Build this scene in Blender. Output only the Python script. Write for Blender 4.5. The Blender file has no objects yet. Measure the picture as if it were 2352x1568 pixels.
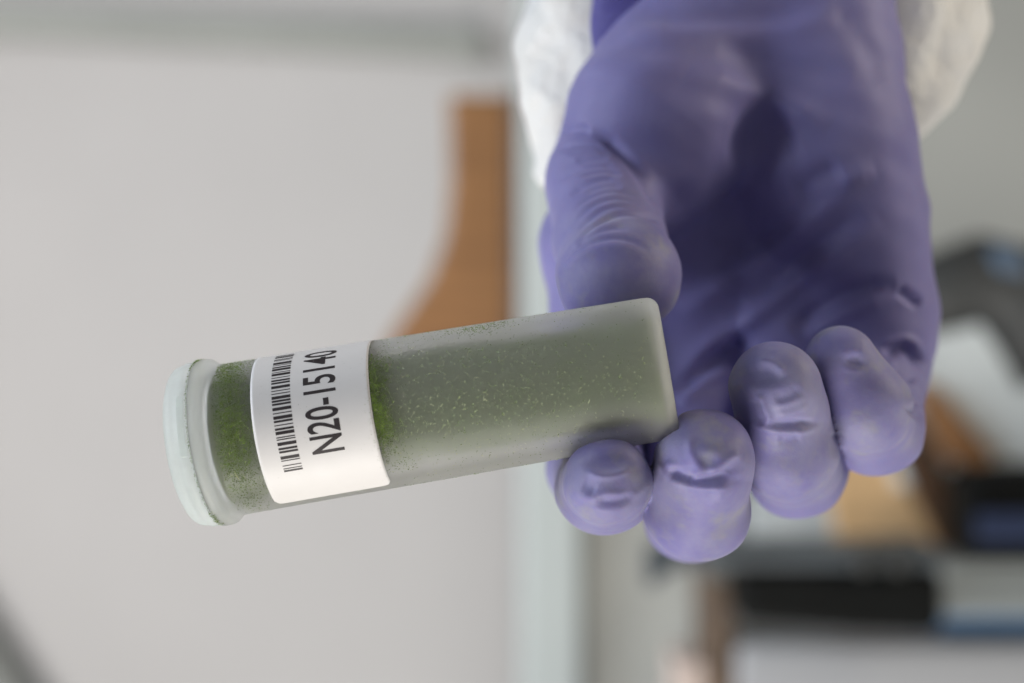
import bpy, bmesh, math, random
import numpy as np
from mathutils import Vector, Matrix

# ------------------------------------------------------------------ camera, world, lights, exposure
scene = bpy.context.scene
CZ = 1.15                       # camera height in metres
FOC, SENS, PXW, PXH = 60.0, 36.0, 2352.0, 1568.0
K = SENS / FOC / PXW            # photo pixel (of a 2352 px wide view) -> slope

cam_data = bpy.data.cameras.new('camera')
cam = bpy.data.objects.new('camera', cam_data)
scene.collection.objects.link(cam)
cam_data.lens = FOC; cam_data.sensor_width = SENS; cam_data.sensor_fit = 'HORIZONTAL'
cam_data.clip_start = 0.02; cam_data.clip_end = 50
# the photograph was taken with the camera turned on its side: picture left is up in the room
right, up, back = Vector((0, 0, -1)), Vector((1, 0, 0)), Vector((0, -1, 0))
cam.matrix_world = Matrix(((right.x, up.x, back.x, 0), (right.y, up.y, back.y, 0), (right.z, up.z, back.z, CZ), (0, 0, 0, 1)))
cam_data.dof.use_dof = True
cam_data.dof.focus_distance = 0.333
cam_data.dof.aperture_fstop = 6.3
scene.camera = cam

world = bpy.data.worlds.new('World'); scene.world = world; world.use_nodes = True
bg = world.node_tree.nodes['Background']
bg.inputs['Color'].default_value = (1.0, 0.98, 0.97, 1); bg.inputs['Strength'].default_value = 0.17

def area(name, loc, target, sx, sy, power, color):
    l = bpy.data.lights.new(name, 'AREA'); l.shape = 'RECTANGLE'; l.size = sx; l.size_y = sy
    l.energy = power; l.color = color
    o = bpy.data.objects.new(name, l); scene.collection.objects.link(o)
    o.location = loc
    o.rotation_euler = (Vector(target) - Vector(loc)).to_track_quat('-Z', 'Y').to_euler()
    return o
# window to the left of the hand (photo: below), a little behind it; a ceiling lamp; two added fill lamps
area('window_light', (-1.74, -0.30, 1.42), (0, 0.36, 1.12), 1.0, 1.0, 47, (1.0, 0.955, 0.89))
area('ceiling_light', (0.40, 0.22, 2.45), (0.05, 0.45, 1.15), 1.4, 0.6, 23, (0.84, 0.91, 1.0))
area('sleeve_fill_light', (0.42, 0.33, 0.40), (0.12, 0.55, 1.0), 0.5, 0.4, 4.5, (1.0, 0.90, 0.76))  # added warm lamp from below, lifts the sleeve and the lower background
area('wall_fill_light', (0.15, 1.05, 2.0), (0.1, 2.2, 1.2), 1.8, 0.5, 8.5, (1.0, 0.97, 0.95))  # added lamp, only there to brighten the wall

vs = scene.view_settings
vs.view_transform = 'Standard'; vs.look = 'None'; vs.exposure = 0.0; vs.gamma = 1.0; vs.use_curve_mapping = False
scene.cycles.use_denoising = True
scene.cycles.max_bounces = 12; scene.cycles.volume_bounces = 6; scene.cycles.transmission_bounces = 8; scene.cycles.transparent_max_bounces = 16
scene.cycles.sample_clamp_indirect = 6.0
scene.cycles.caustics_reflective = False; scene.cycles.caustics_refractive = True

# ------------------------------------------------------------------ helpers
col = scene.collection
def PF(u, v, d):
    """photo pixel + distance (mm) -> photo frame in mm: x right, y up, z towards the camera"""
    return np.array(((u - PXW / 2) * K * d, -(v - PXH / 2) * K * d, -float(d)))
def to_world(p):
    p = np.asarray(p, float).reshape(-1, 3)
    return np.stack((p[:, 1], -p[:, 2], CZ * 1000 - p[:, 0]), 1) / 1000.0
def W(u, v, d): return Vector(to_world(PF(u, v, d))[0])
def WX(v, d): return -(v - PXH / 2) * K * d            # metres when d is in metres
def WZ(u, d): return CZ - (u - PXW / 2) * K * d

def mesh_obj(name, verts, faces, mat=None, parent=None, smooth=False):
    me = bpy.data.meshes.new(name)
    me.from_pydata([tuple(v) for v in verts], [], faces)
    me.update()
    if smooth: me.polygons.foreach_set('use_smooth', [True] * len(me.polygons))
    if mat: me.materials.append(mat)
    o = bpy.data.objects.new(name, me); col.objects.link(o)
    if parent: o.parent = parent
    return o
def bm_obj(name, bm, mat=None, parent=None, smooth=False):
    me = bpy.data.meshes.new(name); bm.normal_update(); bm.to_mesh(me); bm.free()
    if smooth: me.polygons.foreach_set('use_smooth', [True] * len(me.polygons))
    if mat: me.materials.append(mat)
    o = bpy.data.objects.new(name, me); col.objects.link(o)
    if parent: o.parent = parent
    return o
def tag(o, label=None, cat=None, group=None, kind=None):
    if label: o['label'] = label
    if cat: o['category'] = cat
    if group: o['group'] = group
    if kind: o['kind'] = kind
    return o
def empty(name, loc=(0, 0, 0)):
    o = bpy.data.objects.new(name, None); o.empty_display_size = 0.02; col.objects.link(o); o.location = loc
    return o
def child(o, parent):
    o.parent = parent
    o.matrix_parent_inverse = Matrix.Translation(parent.location).inverted()
    return o

class Mat:
    def __init__(s, name, **kw):
        s.m = bpy.data.materials.new(name); s.m.use_nodes = True
        s.nt = s.m.node_tree; s.b = s.nt.nodes['Principled BSDF']
        s.out = s.nt.nodes['Material Output']
        for k, v in kw.items(): s.set(k, v)
    def set(s, k, v):
        n = {'color': 'Base Color', 'rough': 'Roughness', 'sss': 'Subsurface Weight', 'trans': 'Transmission Weight', 'ior': 'IOR',
             'spec': 'Specular IOR Level', 'sheen': 'Sheen Weight', 'metal': 'Metallic'}[k]
        if k == 'color': v = (*v, 1)
        s.b.inputs[n].default_value = v
    def n(s, t, **inp):
        nd = s.nt.nodes.new(t)
        for k, v in inp.items(): nd.inputs[k.replace('_', ' ')].default_value = v
        return nd
    def l(s, a, b): s.nt.links.new(a, b)
    def noise(s, scale, detail=4, rough=0.55):
        tc = s.n('ShaderNodeTexCoord'); nz = s.n('ShaderNodeTexNoise')
        nz.inputs['Scale'].default_value = scale; nz.inputs['Detail'].default_value = detail; nz.inputs['Roughness'].default_value = rough
        s.l(tc.outputs['Object'], nz.inputs['Vector']); return nz.outputs['Fac']
    def ramp(s, fac, stops):
        r = s.n('ShaderNodeValToRGB'); els = r.color_ramp.elements
        while len(els) < len(stops): els.new(0.5)
        for e, (p, c) in zip(els, stops): e.position = p; e.color = (*c, 1) if len(c) == 3 else c
        s.l(fac, r.inputs['Fac']); return r.outputs['Color']
    def mix(s, fac, a, b):
        m = s.n('ShaderNodeMix'); m.data_type = 'RGBA'
        for sock, val in ((m.inputs['Factor'], fac), (m.inputs[6], a), (m.inputs[7], b)):
            if hasattr(val, 'is_linked'): s.l(val, sock)
            elif isinstance(val, tuple): sock.default_value = (*val, 1)
            else: sock.default_value = val
        return m.outputs[2]
    def bump(s, h, strength, dist, prev=None):
        b = s.n('ShaderNodeBump'); b.inputs['Strength'].default_value = strength; b.inputs['Distance'].default_value = dist
        s.l(h, b.inputs['Height'])
        if prev: s.l(prev, b.inputs['Normal'])
        s.l(b.outputs['Normal'], s.b.inputs['Normal']); return b.outputs['Normal']

def plain(name, c, rough=0.6, var=0.12, scale=30, **kw):
    m = Mat(name, rough=rough, **kw)
    f = m.noise(scale)
    m.l(m.ramp(f, [(0.3, tuple(x * (1 - var) for x in c)), (0.7, tuple(min(1, x * (1 + var)) for x in c))]), m.b.inputs['Base Color'])
    m.bump(f, 0.05, 0.002)
    return m.m
def wood(name, c1, c2, axis=(1, 6, 6), scale=14):
    m = Mat(name, rough=0.55)
    tc = m.n('ShaderNodeTexCoord'); mp = m.n('ShaderNodeMapping'); mp.inputs['Scale'].default_value = axis
    nz = m.n('ShaderNodeTexNoise'); nz.inputs['Scale'].default_value = scale; nz.inputs['Detail'].default_value = 5
    m.l(tc.outputs['Object'], mp.inputs['Vector']); m.l(mp.outputs['Vector'], nz.inputs['Vector'])
    m.l(m.ramp(nz.outputs['Fac'], [(0.3, c1), (0.7, c2)]), m.b.inputs['Base Color'])
    m.bump(nz.outputs['Fac'], 0.2, 0.001)
    return m.m

# ------------------------------------------------------------------ the setting behind: wall, cabinet front, floor, bench
M_wall = plain('wall_paint', (0.50, 0.485, 0.478), 0.8, 0.05, 1.6)
M_cab = plain('cabinet_front', (0.33, 0.34, 0.325), 0.6, 0.06, 2.0)
M_bench = plain('bench_laminate', (0.38, 0.42, 0.42), 0.45, 0.05, 5)
M_floor = plain('floor_vinyl', (0.30, 0.30, 0.29), 0.5, 0.1, 4)

def box(name, x0, x1, y0, y1, z0, z1, mat, parent=None, bev=0.0, seg=2):
    bm = bmesh.new(); bmesh.ops.create_cube(bm, size=1)
    bmesh.ops.scale(bm, vec=(abs(x1 - x0), abs(y1 - y0), abs(z1 - z0)), verts=bm.verts)
    bmesh.ops.translate(bm, vec=((x0 + x1) / 2, (y0 + y1) / 2, (z0 + z1) / 2), verts=bm.verts)
    if bev: bmesh.ops.bevel(bm, geom=bm.edges[:], offset=bev, segments=seg, affect='EDGES', profile=0.5)
    o = bm_obj(name, bm, mat, None, smooth=False)
    if parent: child(o, parent)
    return o
def prism(name, pts, d, thick, mat, parent=None, bev=0.003):
    """outline given in photo pixels on the plane d metres away, extruded away from the camera"""
    bm = bmesh.new()
    f = bm.faces.new([bm.verts.new((WX(v, d), d, WZ(u, d))) for u, v in pts])
    ext = bmesh.ops.extrude_face_region(bm, geom=[f])
    bmesh.ops.translate(bm, vec=(0, thick, 0), verts=[g for g in ext['geom'] if isinstance(g, bmesh.types.BMVert)])
    bmesh.ops.recalc_face_normals(bm, faces=bm.faces)
    if bev: bmesh.ops.bevel(bm, geom=bm.edges[:], offset=bev, segments=2, affect='EDGES', profile=0.5)
    o = bm_obj(name, bm, mat)
    if parent: child(o, parent)
    return o
def tube_path(name, pts, rad, mat, parent=None, n=12, close=True):
    """a round bar along points (world)"""
    pts = [Vector(p) for p in pts]; verts = []; faces = []
    rads = rad if isinstance(rad, (list, tuple)) else [rad] * len(pts)
    for i, p in enumerate(pts):
        t = (pts[min(i + 1, len(pts) - 1)] - pts[max(i - 1, 0)]).normalized()
        a = t.orthogonal().normalized() if i == 0 else (a - t * a.dot(t)).normalized()
        b = t.cross(a)
        for j in range(n):
            q = 2 * math.pi * j / n
            verts.append(p + (a * math.cos(q) + b * math.sin(q)) * rads[i])
    for i in range(len(pts) - 1):
        for j in range(n):
            faces.append((i * n + j, i * n + (j + 1) % n, (i + 1) * n + (j + 1) % n, (i + 1) * n + j))
    if close:
        faces.append(tuple(range(n))[::-1]); faces.append(tuple((len(pts) - 1) * n + j for j in range(n)))
    o = mesh_obj(name, verts, faces, mat, None, True)
    if parent: child(o, parent)
    return o

YB = 1.30                                  # front edge of the bench
zt, zb = WZ(1196, YB), WZ(1338, YB)        # its top and underside
tag(box('wall', -2.2, 2.2, 2.2, 2.3, 0, 2.9, M_wall), kind='structure')
tag(box('floor', -2.2, 2.2, -0.6, 2.2, -0.1, -0.002, M_floor), kind='structure')
bench = empty('lab_bench', (0, 1.7, 0))
tag(bench, 'pale grey laboratory bench with a thick top running behind the held vial', 'bench')
box('bench_top', -1.6, 1.6, YB, 2.196, zb, zt, M_bench, bench, 0.006, 3)
box('back_panel', -1.58, 1.58, YB + 0.03, YB + 0.06, 0.10, zb - 0.002, M_cab, bench, 0.002)
for x in (-1.5, 1.46): box('leg', x, x + 0.04, YB + 0.07, YB + 0.11, 0, zb - 0.002, M_bench, bench, 0.002)

# vertical metal strip on the wall (photo: the bar along the top)
M_strip = plain('strip_metal', (0.30, 0.31, 0.285), 0.5, 0.06, 8)
ws = empty('wall_strip', (WX(70, 2.15), 2.198, WZ(1095, 2.17)))
tag(ws, 'grey metal strip fixed upright on the pale wall above the bench', 'wall strip')
prism('cover', [(-420, -12), (1095, 62), (1095, 128), (-420, 58)], 2.165, 0.033, M_strip, ws, 0.004)
prism('foot_clip', [(1060, 55), (1105, 57), (1105, 136), (1060, 134)], 2.155, 0.043, M_strip, ws, 0.004)
# grey pipe sloping across the wall (photo: lower left corner)
pp = empty('sloping_pipe', W(40, 1560, 2150))
tag(pp, 'dark grey pipe sloping across the upper wall', 'pipe')
tube_path('pipe', [W(-700, 500, 2150), W(-40, 1520, 2150), W(170, 1850, 2150), W(500, 2400, 2150)], 0.034, plain('pipe_paint', (0.23, 0.235, 0.22), 0.5), pp, 16)
for (u, v) in ((-300, 1118), (230, 1949)):
    tube_path('clamp', [W(u - 14, v - 22, 2150), W(u + 14, v + 22, 2150)], 0.039, M_strip, pp, 16)

# wooden wedge standing on the bench
M_wood = wood('brown_wood', (0.14, 0.062, 0.020), (0.25, 0.12, 0.042), (8, 2, 1), 9)
M_wood_d = wood('dark_brown_wood', (0.045, 0.02, 0.008), (0.085, 0.04, 0.016), (2, 2, 2), 9)
M_tan = wood('tan_wood', (0.70, 0.45, 0.22), (0.82, 0.56, 0.30), (2, 2, 2), 6)
ww = empty('wooden_stand', (WX(600, 1.36), 1.36, zt))
tag(ww, 'brown wooden stand with a sloped end standing on the pale bench', 'wooden stand')
prism('wedge_block', [(1172, 215), (1172, 860), (850, 860), (902, 760), (985, 640), (1022, 540), (1034, 420), (1030, 215)], 1.36, 0.10, M_wood, ww, 0.004)
prism('base_shade_strip', [(1193, 205), (1193, 875), (1174, 875), (1174, 205)], 1.352, 0.12, M_wood_d, ww, 0.002)  # thin dark strip standing in for the shade along the wedge's foot

# ------------------------------------------------------------------ things in front of the bench
M_black = plain('black_plastic', (0.004, 0.0045, 0.0045), 0.6, 0.2, 20, spec=0.12)
M_slate = plain('slate_plastic', (0.045, 0.056, 0.066), 0.4, 0.15, 20)
M_pale = plain('pale_plastic', (0.35, 0.36, 0.38), 0.5, 0.04, 5)
M_white = plain('white_card', (0.64, 0.69, 0.70), 0.6, 0.04, 5)
M_blue = plain('blue_plastic', (0.10, 0.20, 0.36), 0.45, 0.08, 8)
M_navy = plain('navy_cloth', (0.012, 0.024, 0.07), 0.7, 0.15, 30)
M_grey = plain('grey_plastic', (0.20, 0.22, 0.22), 0.5, 0.05, 8)
M_pink = plain('pinkish_card', (0.62, 0.52, 0.47), 0.6, 0.05, 8)
M_arm = plain('armrest_rubber', (0.022, 0.024, 0.024), 0.6, 0.2, 20)
M_arm_hl = plain('armrest_highlight', (0.07, 0.11, 0.17), 0.4, 0.15, 20)

# pale equipment cabinet (photo: bottom right) with a brown plank and a small pinkish box on it
D = 1.15
cb = empty('equipment_cabinet', (WX(1650, D), D + 0.1, 0))
tag(cb, 'pale grey equipment cabinet on the floor under a brown plank', 'cabinet')
zc = WZ(1692, D)
box('body', WX(1990, D), WX(1478, D), D, D + 0.24, 0.03, zc, M_pale, cb, 0.006)
box('blue_stripe', WX(1474, D), WX(1384, D), D + 0.015, D + 0.22, 0.04, WZ(2172, D), M_blue, cb, 0.004)
box('side_box', WX(1382, D), WX(1300, D), D + 0.015, D + 0.22, 0.04, WZ(2178, D), M_grey, cb, 0.004)
box('plinth', WX(1980, D), WX(1310, D), D + 0.02, D + 0.22, 0.0, 0.03, M_black, cb)
pl = empty('wooden_plank', (WX(1500, D), D + 0.1, zc))
tag(pl, 'narrow brown wooden plank laid on the pale equipment cabinet', 'plank')
M_plank = wood('plank_wood', (0.075, 0.05, 0.034), (0.14, 0.095, 0.062), (8, 2, 2), 8)
box('board', WX(1990, D), WX(1330, D), D + 0.004, D + 0.10, zc + 0.001, WZ(1628, D), M_plank, pl, 0.003)
box('end_cap', WX(1329.5, D), WX(1318, D), D + 0.002, D + 0.102, zc + 0.0015, WZ(1626, D), M_grey, pl, 0.002)
pk = empty('small_carton', (WX(1600, D), D + 0.05, WZ(1628, D)))
tag(pk, 'small pinkish white carton standing on the brown plank', 'carton')
box('box_body', WX(1660, D), WX(1532, D), D + 0.02, D + 0.09, WZ(1627, D), WZ(1570, D), M_pink, pk, 0.003)
box('lid', WX(1663, D), WX(1529, D), D + 0.018, D + 0.092, WZ(1569, D), WZ(1560, D), M_pink, pk, 0.002)

# black instrument with a slate side and a hooked arm, standing against the cabinet
ins = empty('black_instrument', (WX(1380, 1.08), 1.10, WZ(2172, 1.08)))
tag(ins, 'black boxy instrument with a slate side plate and a short hooked arm', 'instrument')
d = 1.08
prism('body', [(1700, 1312), (2168, 1312), (2172, 1440), (2140, 1462), (1980, 1456), (1700, 1432)], d, 0.068, M_black, ins, 0.006)
prism('side_plate', [(1610, 1256), (2160, 1252), (2168, 1308), (1610, 1308)], d - 0.004, 0.06, M_slate, ins, 0.005)
prism('arm', [(1490, 1252), (1606, 1254), (1606, 1304), (1560, 1306), (1530, 1322), (1510, 1352), (1486, 1352)], d + 0.006, 0.03, M_slate, ins, 0.005)
for u in (1985, 2060):
    tube_path('knob', [W(u, 1282, d * 1000 - 16), W(u, 1282, d * 1000 - 3)], [0.009, 0.0085], M_arm, ins, 20)
box('stem', WX(1420, d), WX(1360, d), d + 0.01, d + 0.04, 0.01, WZ(2170, d), M_grey, ins, 0.003)
box('foot', WX(1560, d), WX(1300, d), d - 0.05, d + 0.06, 0.0, 0.012, M_black, ins, 0.003)

# wooden chair: tan back panel, dark rail, brown side rail
ch = empty('wooden_chair', (WX(1150, 1.25), 1.25, 0))
tag(ch, 'tan wooden chair with a dark brown slanted rail beside the black bag', 'chair')
dc = 1.24
prism('back_panel', [(1916, 1010), (2010, 1000), (2160, 1232), (2150, 1262), (1930, 1262), (1905, 1140)], dc + 0.02, 0.018, M_tan, ch, 0.003)
prism('rail', [(2018, 960), (2090, 940), (2292, 1318), (2200, 1318)], dc, 0.03, M_wood_d, ch, 0.004)
prism('rail', [(2098, 880), (2150, 880), (2290, 1045), (2270, 1085), (2180, 1060)], dc - 0.01, 0.03, wood('orange_wood', (0.22, 0.10, 0.035), (0.31, 0.155, 0.06), (2, 2, 2), 9), ch, 0.004)
for v, dd in ((1246, dc), (940, dc + 0.02)):
    box('leg', WX(v + 30, dd), WX(v - 30, dd), dd + 0.05, dd + 0.08, 0.0, WZ(2290 if v > 1000 else 2130, dd), M_wood_d, ch, 0.003)

bgx = empty('black_bag', (WX(1200, 1.15), 1.15, 0))
tag(bgx, 'black bag with a navy blue band hanging low by the chair', 'bag')
prism('bag_body', [(2215, 1080), (2600, 1060), (2600, 1316), (2235, 1316), (2205, 1200)], 1.17, 0.05, M_black, bgx, 0.008)
prism('band', [(2246, 1180), (2600, 1176), (2600, 1246), (2246, 1246)], 1.162, 0.0075, M_navy, bgx, 0.002)
box('bag_base', WX(1310, 1.17), WX(1070, 1.17), 1.175, 1.215, 0.0, WZ(2600, 1.17) + 0.01, M_black, bgx, 0.006)

wb = empty('white_crate', (WX(900, 1.27), 1.30, 0))
tag(wb, 'whitish box with a slanted side below the dark armrest', 'box')
prism('front', [(2120, 770), (2265, 735), (2420, 870), (2420, 1120), (2060, 1120), (2060, 820)], 1.25, 0.07, M_white, wb, 0.004)
box('stand', WX(1100, 1.31), WX(850, 1.31), 1.312, 1.325, 0.0, WZ(2420, 1.31) + 0.004, M_grey, wb, 0.003)
wc = empty('white_folder', (WX(1220, 1.32), 1.33, 0))
tag(wc, 'upright whitish folder between the bench panel and the tan chair back', 'folder')
prism('cover', [(1715, 1130), (1930, 1130), (1945, 1246), (1720, 1246)], 1.30, 0.012, M_white, wc, 0.002)
box('support', WX(1225, 1.31), WX(1165, 1.31), 1.312, 1.322, 0.0, WZ(1925, 1.30), M_grey, wc)

# padded armrest of a desk chair, curving down
ar = empty('desk_chair', (WX(700, 1.10), 1.10, 0))
tag(ar, 'dark padded armrest of a desk chair with its bluish highlight built as a blue strip', 'desk chair')
da = 1100
tube_path('armrest', [W(2075, 700, da), W(2110, 690, da), W(2180, 665, da), W(2250, 640, da), (W(2320, 660, da)), W(2385, 740, da), W(2430, 860, da)],
          [0.018, 0.024, 0.027, 0.029, 0.031, 0.031, 0.026], M_arm, ar, 24)
tube_path('pad', [W(2235, 596, da - 14), W(2290, 604, da - 16), W(2345, 640, da - 16), W(2390, 700, da - 14)], [0.008, 0.014, 0.014, 0.008], M_arm_hl, ar, 16)  # painted highlight: the blue stands for light on the dark armrest
box('post', WX(880, 1.1), WX(820, 1.1), 1.085, 1.115, 0.02, WZ(2420, 1.1), M_arm, ar, 0.004)
box('base', WX(1000, 1.1), WX(700, 1.1), 1.0, 1.2, 0.0, 0.02, M_arm, ar, 0.004)

# ------------------------------------------------------------------ the vial
B3 = PF(1536, 842, 337.0); T3 = PF(426, 1027, 345.0)         # base centre and cap-top centre (photo frame, mm)
LV = float(np.linalg.norm(B3 - T3)); AX = (B3 - T3) / LV      # axis from cap top to base
zc_ = np.array((0, 0, 1.0)); FR = zc_ - AX * AX.dot(zc_); FR /= np.linalg.norm(FR)   # towards the camera
DN = np.cross(FR, AX);  DN = DN if DN[1] < 0 else -DN                                 # picture-down
def vp(s, ang, r):
    """s mm from the cap top, angle from the camera side (positive = picture-down), radius"""
    s = np.asarray(s, float); a = np.asarray(ang, float); r = np.asarray(r, float)
    return T3 + s[..., None] * AX + (r * np.cos(a))[..., None] * FR + (r * np.sin(a))[..., None] * DN
vial = empty('sample_vial', W(1536, 842, 337))
tag(vial, 'translucent plastic sample vial of green powder with a barcode label, held in the gloved hand', 'vial')

def lathe(name, prof, mat, parent, n=96, closed=False):
    verts = []; faces = []
    ang = np.linspace(0, 2 * math.pi, n, endpoint=False)
    for s, r in prof:
        verts.append(vp(np.full(n, s), ang, np.full(n, r)))
    V = to_world(np.concatenate(verts)); m = len(prof)
    for i in range(m if closed else m - 1):
        i2 = (i + 1) % m
        for j in range(n):
            faces.append((i * n + j, i * n + (j + 1) % n, i2 * n + (j + 1) % n, i2 * n + j))
    if not closed:
        faces.append(tuple(range(n))[::-1]); faces.append(tuple((m - 1) * n + j for j in range(n)))
    bm = bmesh.new(); bv = [bm.verts.new(v) for v in V]
    for f in faces: bm.faces.new([bv[k] for k in f])
    bmesh.ops.recalc_face_normals(bm, faces=bm.faces)
    o = bm_obj(name, bm, mat, None, True); child(o, parent)
    return o

RN, RB = 15.3, 14.2            # outer radius at neck and at base
def rbody(s): return RN + (RB - RN) * (np.asarray(s, float) - 9.0) / (LV - 9.0)
# plastic: frosted, scattering and letting light through
def plastic(name, c, dens, haze):
    """thin moulded polyethylene: clear skin with a little gloss and haze, light scatters inside the wall"""
    m = Mat(name)
    nt = m.nt; nt.nodes.remove(m.b)
    tr = m.n('ShaderNodeBsdfTransparent'); df = m.n('ShaderNodeBsdfDiffuse'); tl = m.n('ShaderNodeBsdfTranslucent'); gl = m.n('ShaderNodeBsdfGlossy')
    gl.inputs['Roughness'].default_value = 0.45
    for b_ in (df, tl): b_.inputs['Color'].default_value = (*c, 1)
    def mix(f, a, b):
        x = m.n('ShaderNodeMixShader'); m.l(a.outputs[0], x.inputs[1]); m.l(b.outputs[0], x.inputs[2])
        if isinstance(f, float): x.inputs[0].default_value = f
        else: m.l(f, x.inputs[0])
        return x
    hz = m.n('ShaderNodeMapRange'); hz.inputs['From Min'].default_value = 0.35; hz.inputs['From Max'].default_value = 0.7
    hz.inputs['To Min'].default_value = haze * 0.85; hz.inputs['To Max'].default_value = haze * 1.2
    m.l(m.noise(700, 5, 0.7), hz.inputs['Value'])
    rf = m.n('ShaderNodeBsdfRefraction'); rf.inputs['IOR'].default_value = 1.13; rf.inputs['Roughness'].default_value = 0.6
    a = mix(hz.outputs['Result'], mix(0.55, tr, rf), mix(0.5, df, tl))
    b = mix(0.022, a, gl)
    bp = m.n('ShaderNodeBump'); bp.inputs['Strength'].default_value = 0.06; bp.inputs['Distance'].default_value = 0.0002
    m.l(m.noise(2400, 3), bp.inputs['Height']); m.l(bp.outputs[0], gl.inputs['Normal']); m.l(bp.outputs[0], df.inputs['Normal'])
    m.l(b.outputs[0], m.out.inputs['Surface'])
    vs2 = m.n('ShaderNodeVolumeScatter'); vs2.inputs['Color'].default_value = (*c, 1); vs2.inputs['Density'].default_value = dens; vs2.inputs['Anisotropy'].default_value = 0.2
    m.l(vs2.outputs[0], m.out.inputs['Volume'])
    return m.m
M_body = plastic('frosted_plastic', (0.965, 0.98, 0.83), 180.0, 0.025)
M_cap = plastic('cap_plastic', (0.90, 0.985, 0.945), 210.0, 0.20)

tk = 1.3
L = LV
outer = [(5.6, 15.8), (5.6, 16.65), (5.9, 16.9), (7.4, 16.85), (8.1, 16.6), (8.9, 15.9), (9.2, 15.4), (10.5, RN)]
outer += [(s, float(rbody(s))) for s in np.linspace(14, L - 3.2, 14)]
for a in np.linspace(0, math.pi / 2, 8)[1:]:
    outer.append((L - 2.4 + 2.4 * math.sin(a), float(RB) - 2.4 + 2.4 * math.cos(a)))
outer += [(L, 6.0), (L, 0.05)]
inner = [(L - 1.6, 0.05), (L - 1.6, RB - 3.2), (L - 2.2, RB - 2.0), (L - 3.6, RB - tk)]
inner += [(s, float(rbody(s)) - tk) for s in np.linspace(L - 8, 12, 10)] + [(5.6, RN - tk)]
lathe('body', outer + inner, M_body, vial, 128, closed=True)
capprof = [(0.0, 0.05), (0.0, 13.2), (0.15, 14.4), (0.6, 15.35), (1.3, 16.0), (2.3, 16.3), (3.2, 16.37), (3.35, 16.62), (4.9, 16.66), (5.15, 16.5),
           (5.2, 14.9), (5.2, 13.85), (7.4, 13.7), (7.4, 12.4), (1.3, 12.4), (1.3, 0.05)]
cap = lathe('cap', capprof, M_cap, vial, 128, closed=True)

def patch(name, s0, s1, a0, a1, r_of_s, off, th, mat, parent, rc=2.0, ns=26, na=60):
    """a curved sheet on the vial with rounded corners and a little thickness; parent may be a part"""
    R = float(r_of_s((s0 + s1) / 2)); ss = np.linspace(s0, s1, ns); verts = []; faces = []
    for layer, o in enumerate((off, off + th)):
        for s in ss:
            e = min(s - s0, s1 - s); cut = 0 if e >= rc else rc - math.sqrt(max(0, rc * rc - (rc - e) ** 2))
            da_ = cut / R
            aa = np.linspace(a0 + da_, a1 - da_, na)
            verts.append(vp(np.full(na, s), aa, np.full(na, float(r_of_s(s)) + o)))
    V = to_world(np.concatenate(verts)); N = ns * na
    for i in range(ns - 1):
        for j in range(na - 1):
            a, b, c, d_ = i * na + j, i * na + j + 1, (i + 1) * na + j + 1, (i + 1) * na + j
            faces.append((a + N, b + N, c + N, d_ + N)); faces.append((d_, c, b, a))
    ring = [i * na for i in range(ns)] + [(ns - 1) * na + j for j in range(1, na)] + [i * na + na - 1 for i in range(ns - 2, -1, -1)] + [j for j in range(na - 2, 0, -1)]
    for p, q in zip(ring, ring[1:] + ring[:1]): faces.append((p, q, q + N, p + N))
    bm = bmesh.new(); bv = [bm.verts.new(v) for v in V]
    for f in faces: bm.faces.new([bv[k] for k in f])
    bmesh.ops.recalc_face_normals(bm, faces=bm.faces)
    o = bm_obj(name, bm, mat, None, True); child(o, vial)
    if parent is not vial:
        o.parent = parent; o.matrix_parent_inverse = Matrix.Translation(vial.location).inverted()
        o.matrix_parent_inverse = parent.matrix_basis.inverted() @ Matrix.Translation((0, 0, 0))
    return o
rad = math.radians
patch('cap_tab', 3.5, 5.1, rad(-38), rad(5), lambda s: 16.66, 0.02, 0.35, M_cap, cap, 0.5, 8, 30)

ml = Mat('label_paper', rough=0.5, color=(0.86, 0.85, 0.84))
fz = ml.noise(500, 6, 0.75); fg = ml.noise(150, 3)
sp = ml.ramp(fz, [(0.70, (0, 0, 0)), (0.76, (1, 1, 1))])
ml.l(ml.mix(sp, ml.mix(ml.ramp(fg, [(0.3, (0, 0, 0)), (0.8, (1, 1, 1))]), (0.85, 0.835, 0.83), (0.81, 0.795, 0.785)), (0.42, 0.40, 0.30)), ml.b.inputs['Base Color'])
tb = ml.n('ShaderNodeBsdfTranslucent'); tb.inputs['Color'].default_value = (0.8, 0.78, 0.77, 1)
mxl = ml.n('ShaderNodeMixShader'); mxl.inputs['Fac'].default_value = 0.22
ml.l(ml.b.outputs['BSDF'], mxl.inputs[1]); ml.l(tb.outputs['BSDF'], mxl.inputs[2]); ml.l(mxl.outputs['Shader'], ml.out.inputs['Surface'])
label = patch('label', 18.0, 41.4, rad(-128), rad(66), rbody, 0.03, 0.10, ml.m, vial, 1.8, 40, 120)

M_ink = plain('label_ink', (0.022, 0.016, 0.018), 0.55, 0.3, 3000)
INKR = 0.16
def on_label(name, verts2, faces, par):
    """verts2: (s, angle) pairs"""
    v = np.array(verts2); V = to_world(vp(v[:, 0], v[:, 1], rbody(v[:, 0]) + INKR))
    o = mesh_obj(name, V, faces, M_ink, None, False)
    o.parent = par; o.matrix_parent_inverse = par.matrix_basis.inverted()
    return o
# parts built in world coordinates hang under the vial; sub-parts inherit its offset
def sub(o, part):
    o.parent = part; o.matrix_parent_inverse = Matrix.Identity(4)

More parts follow.
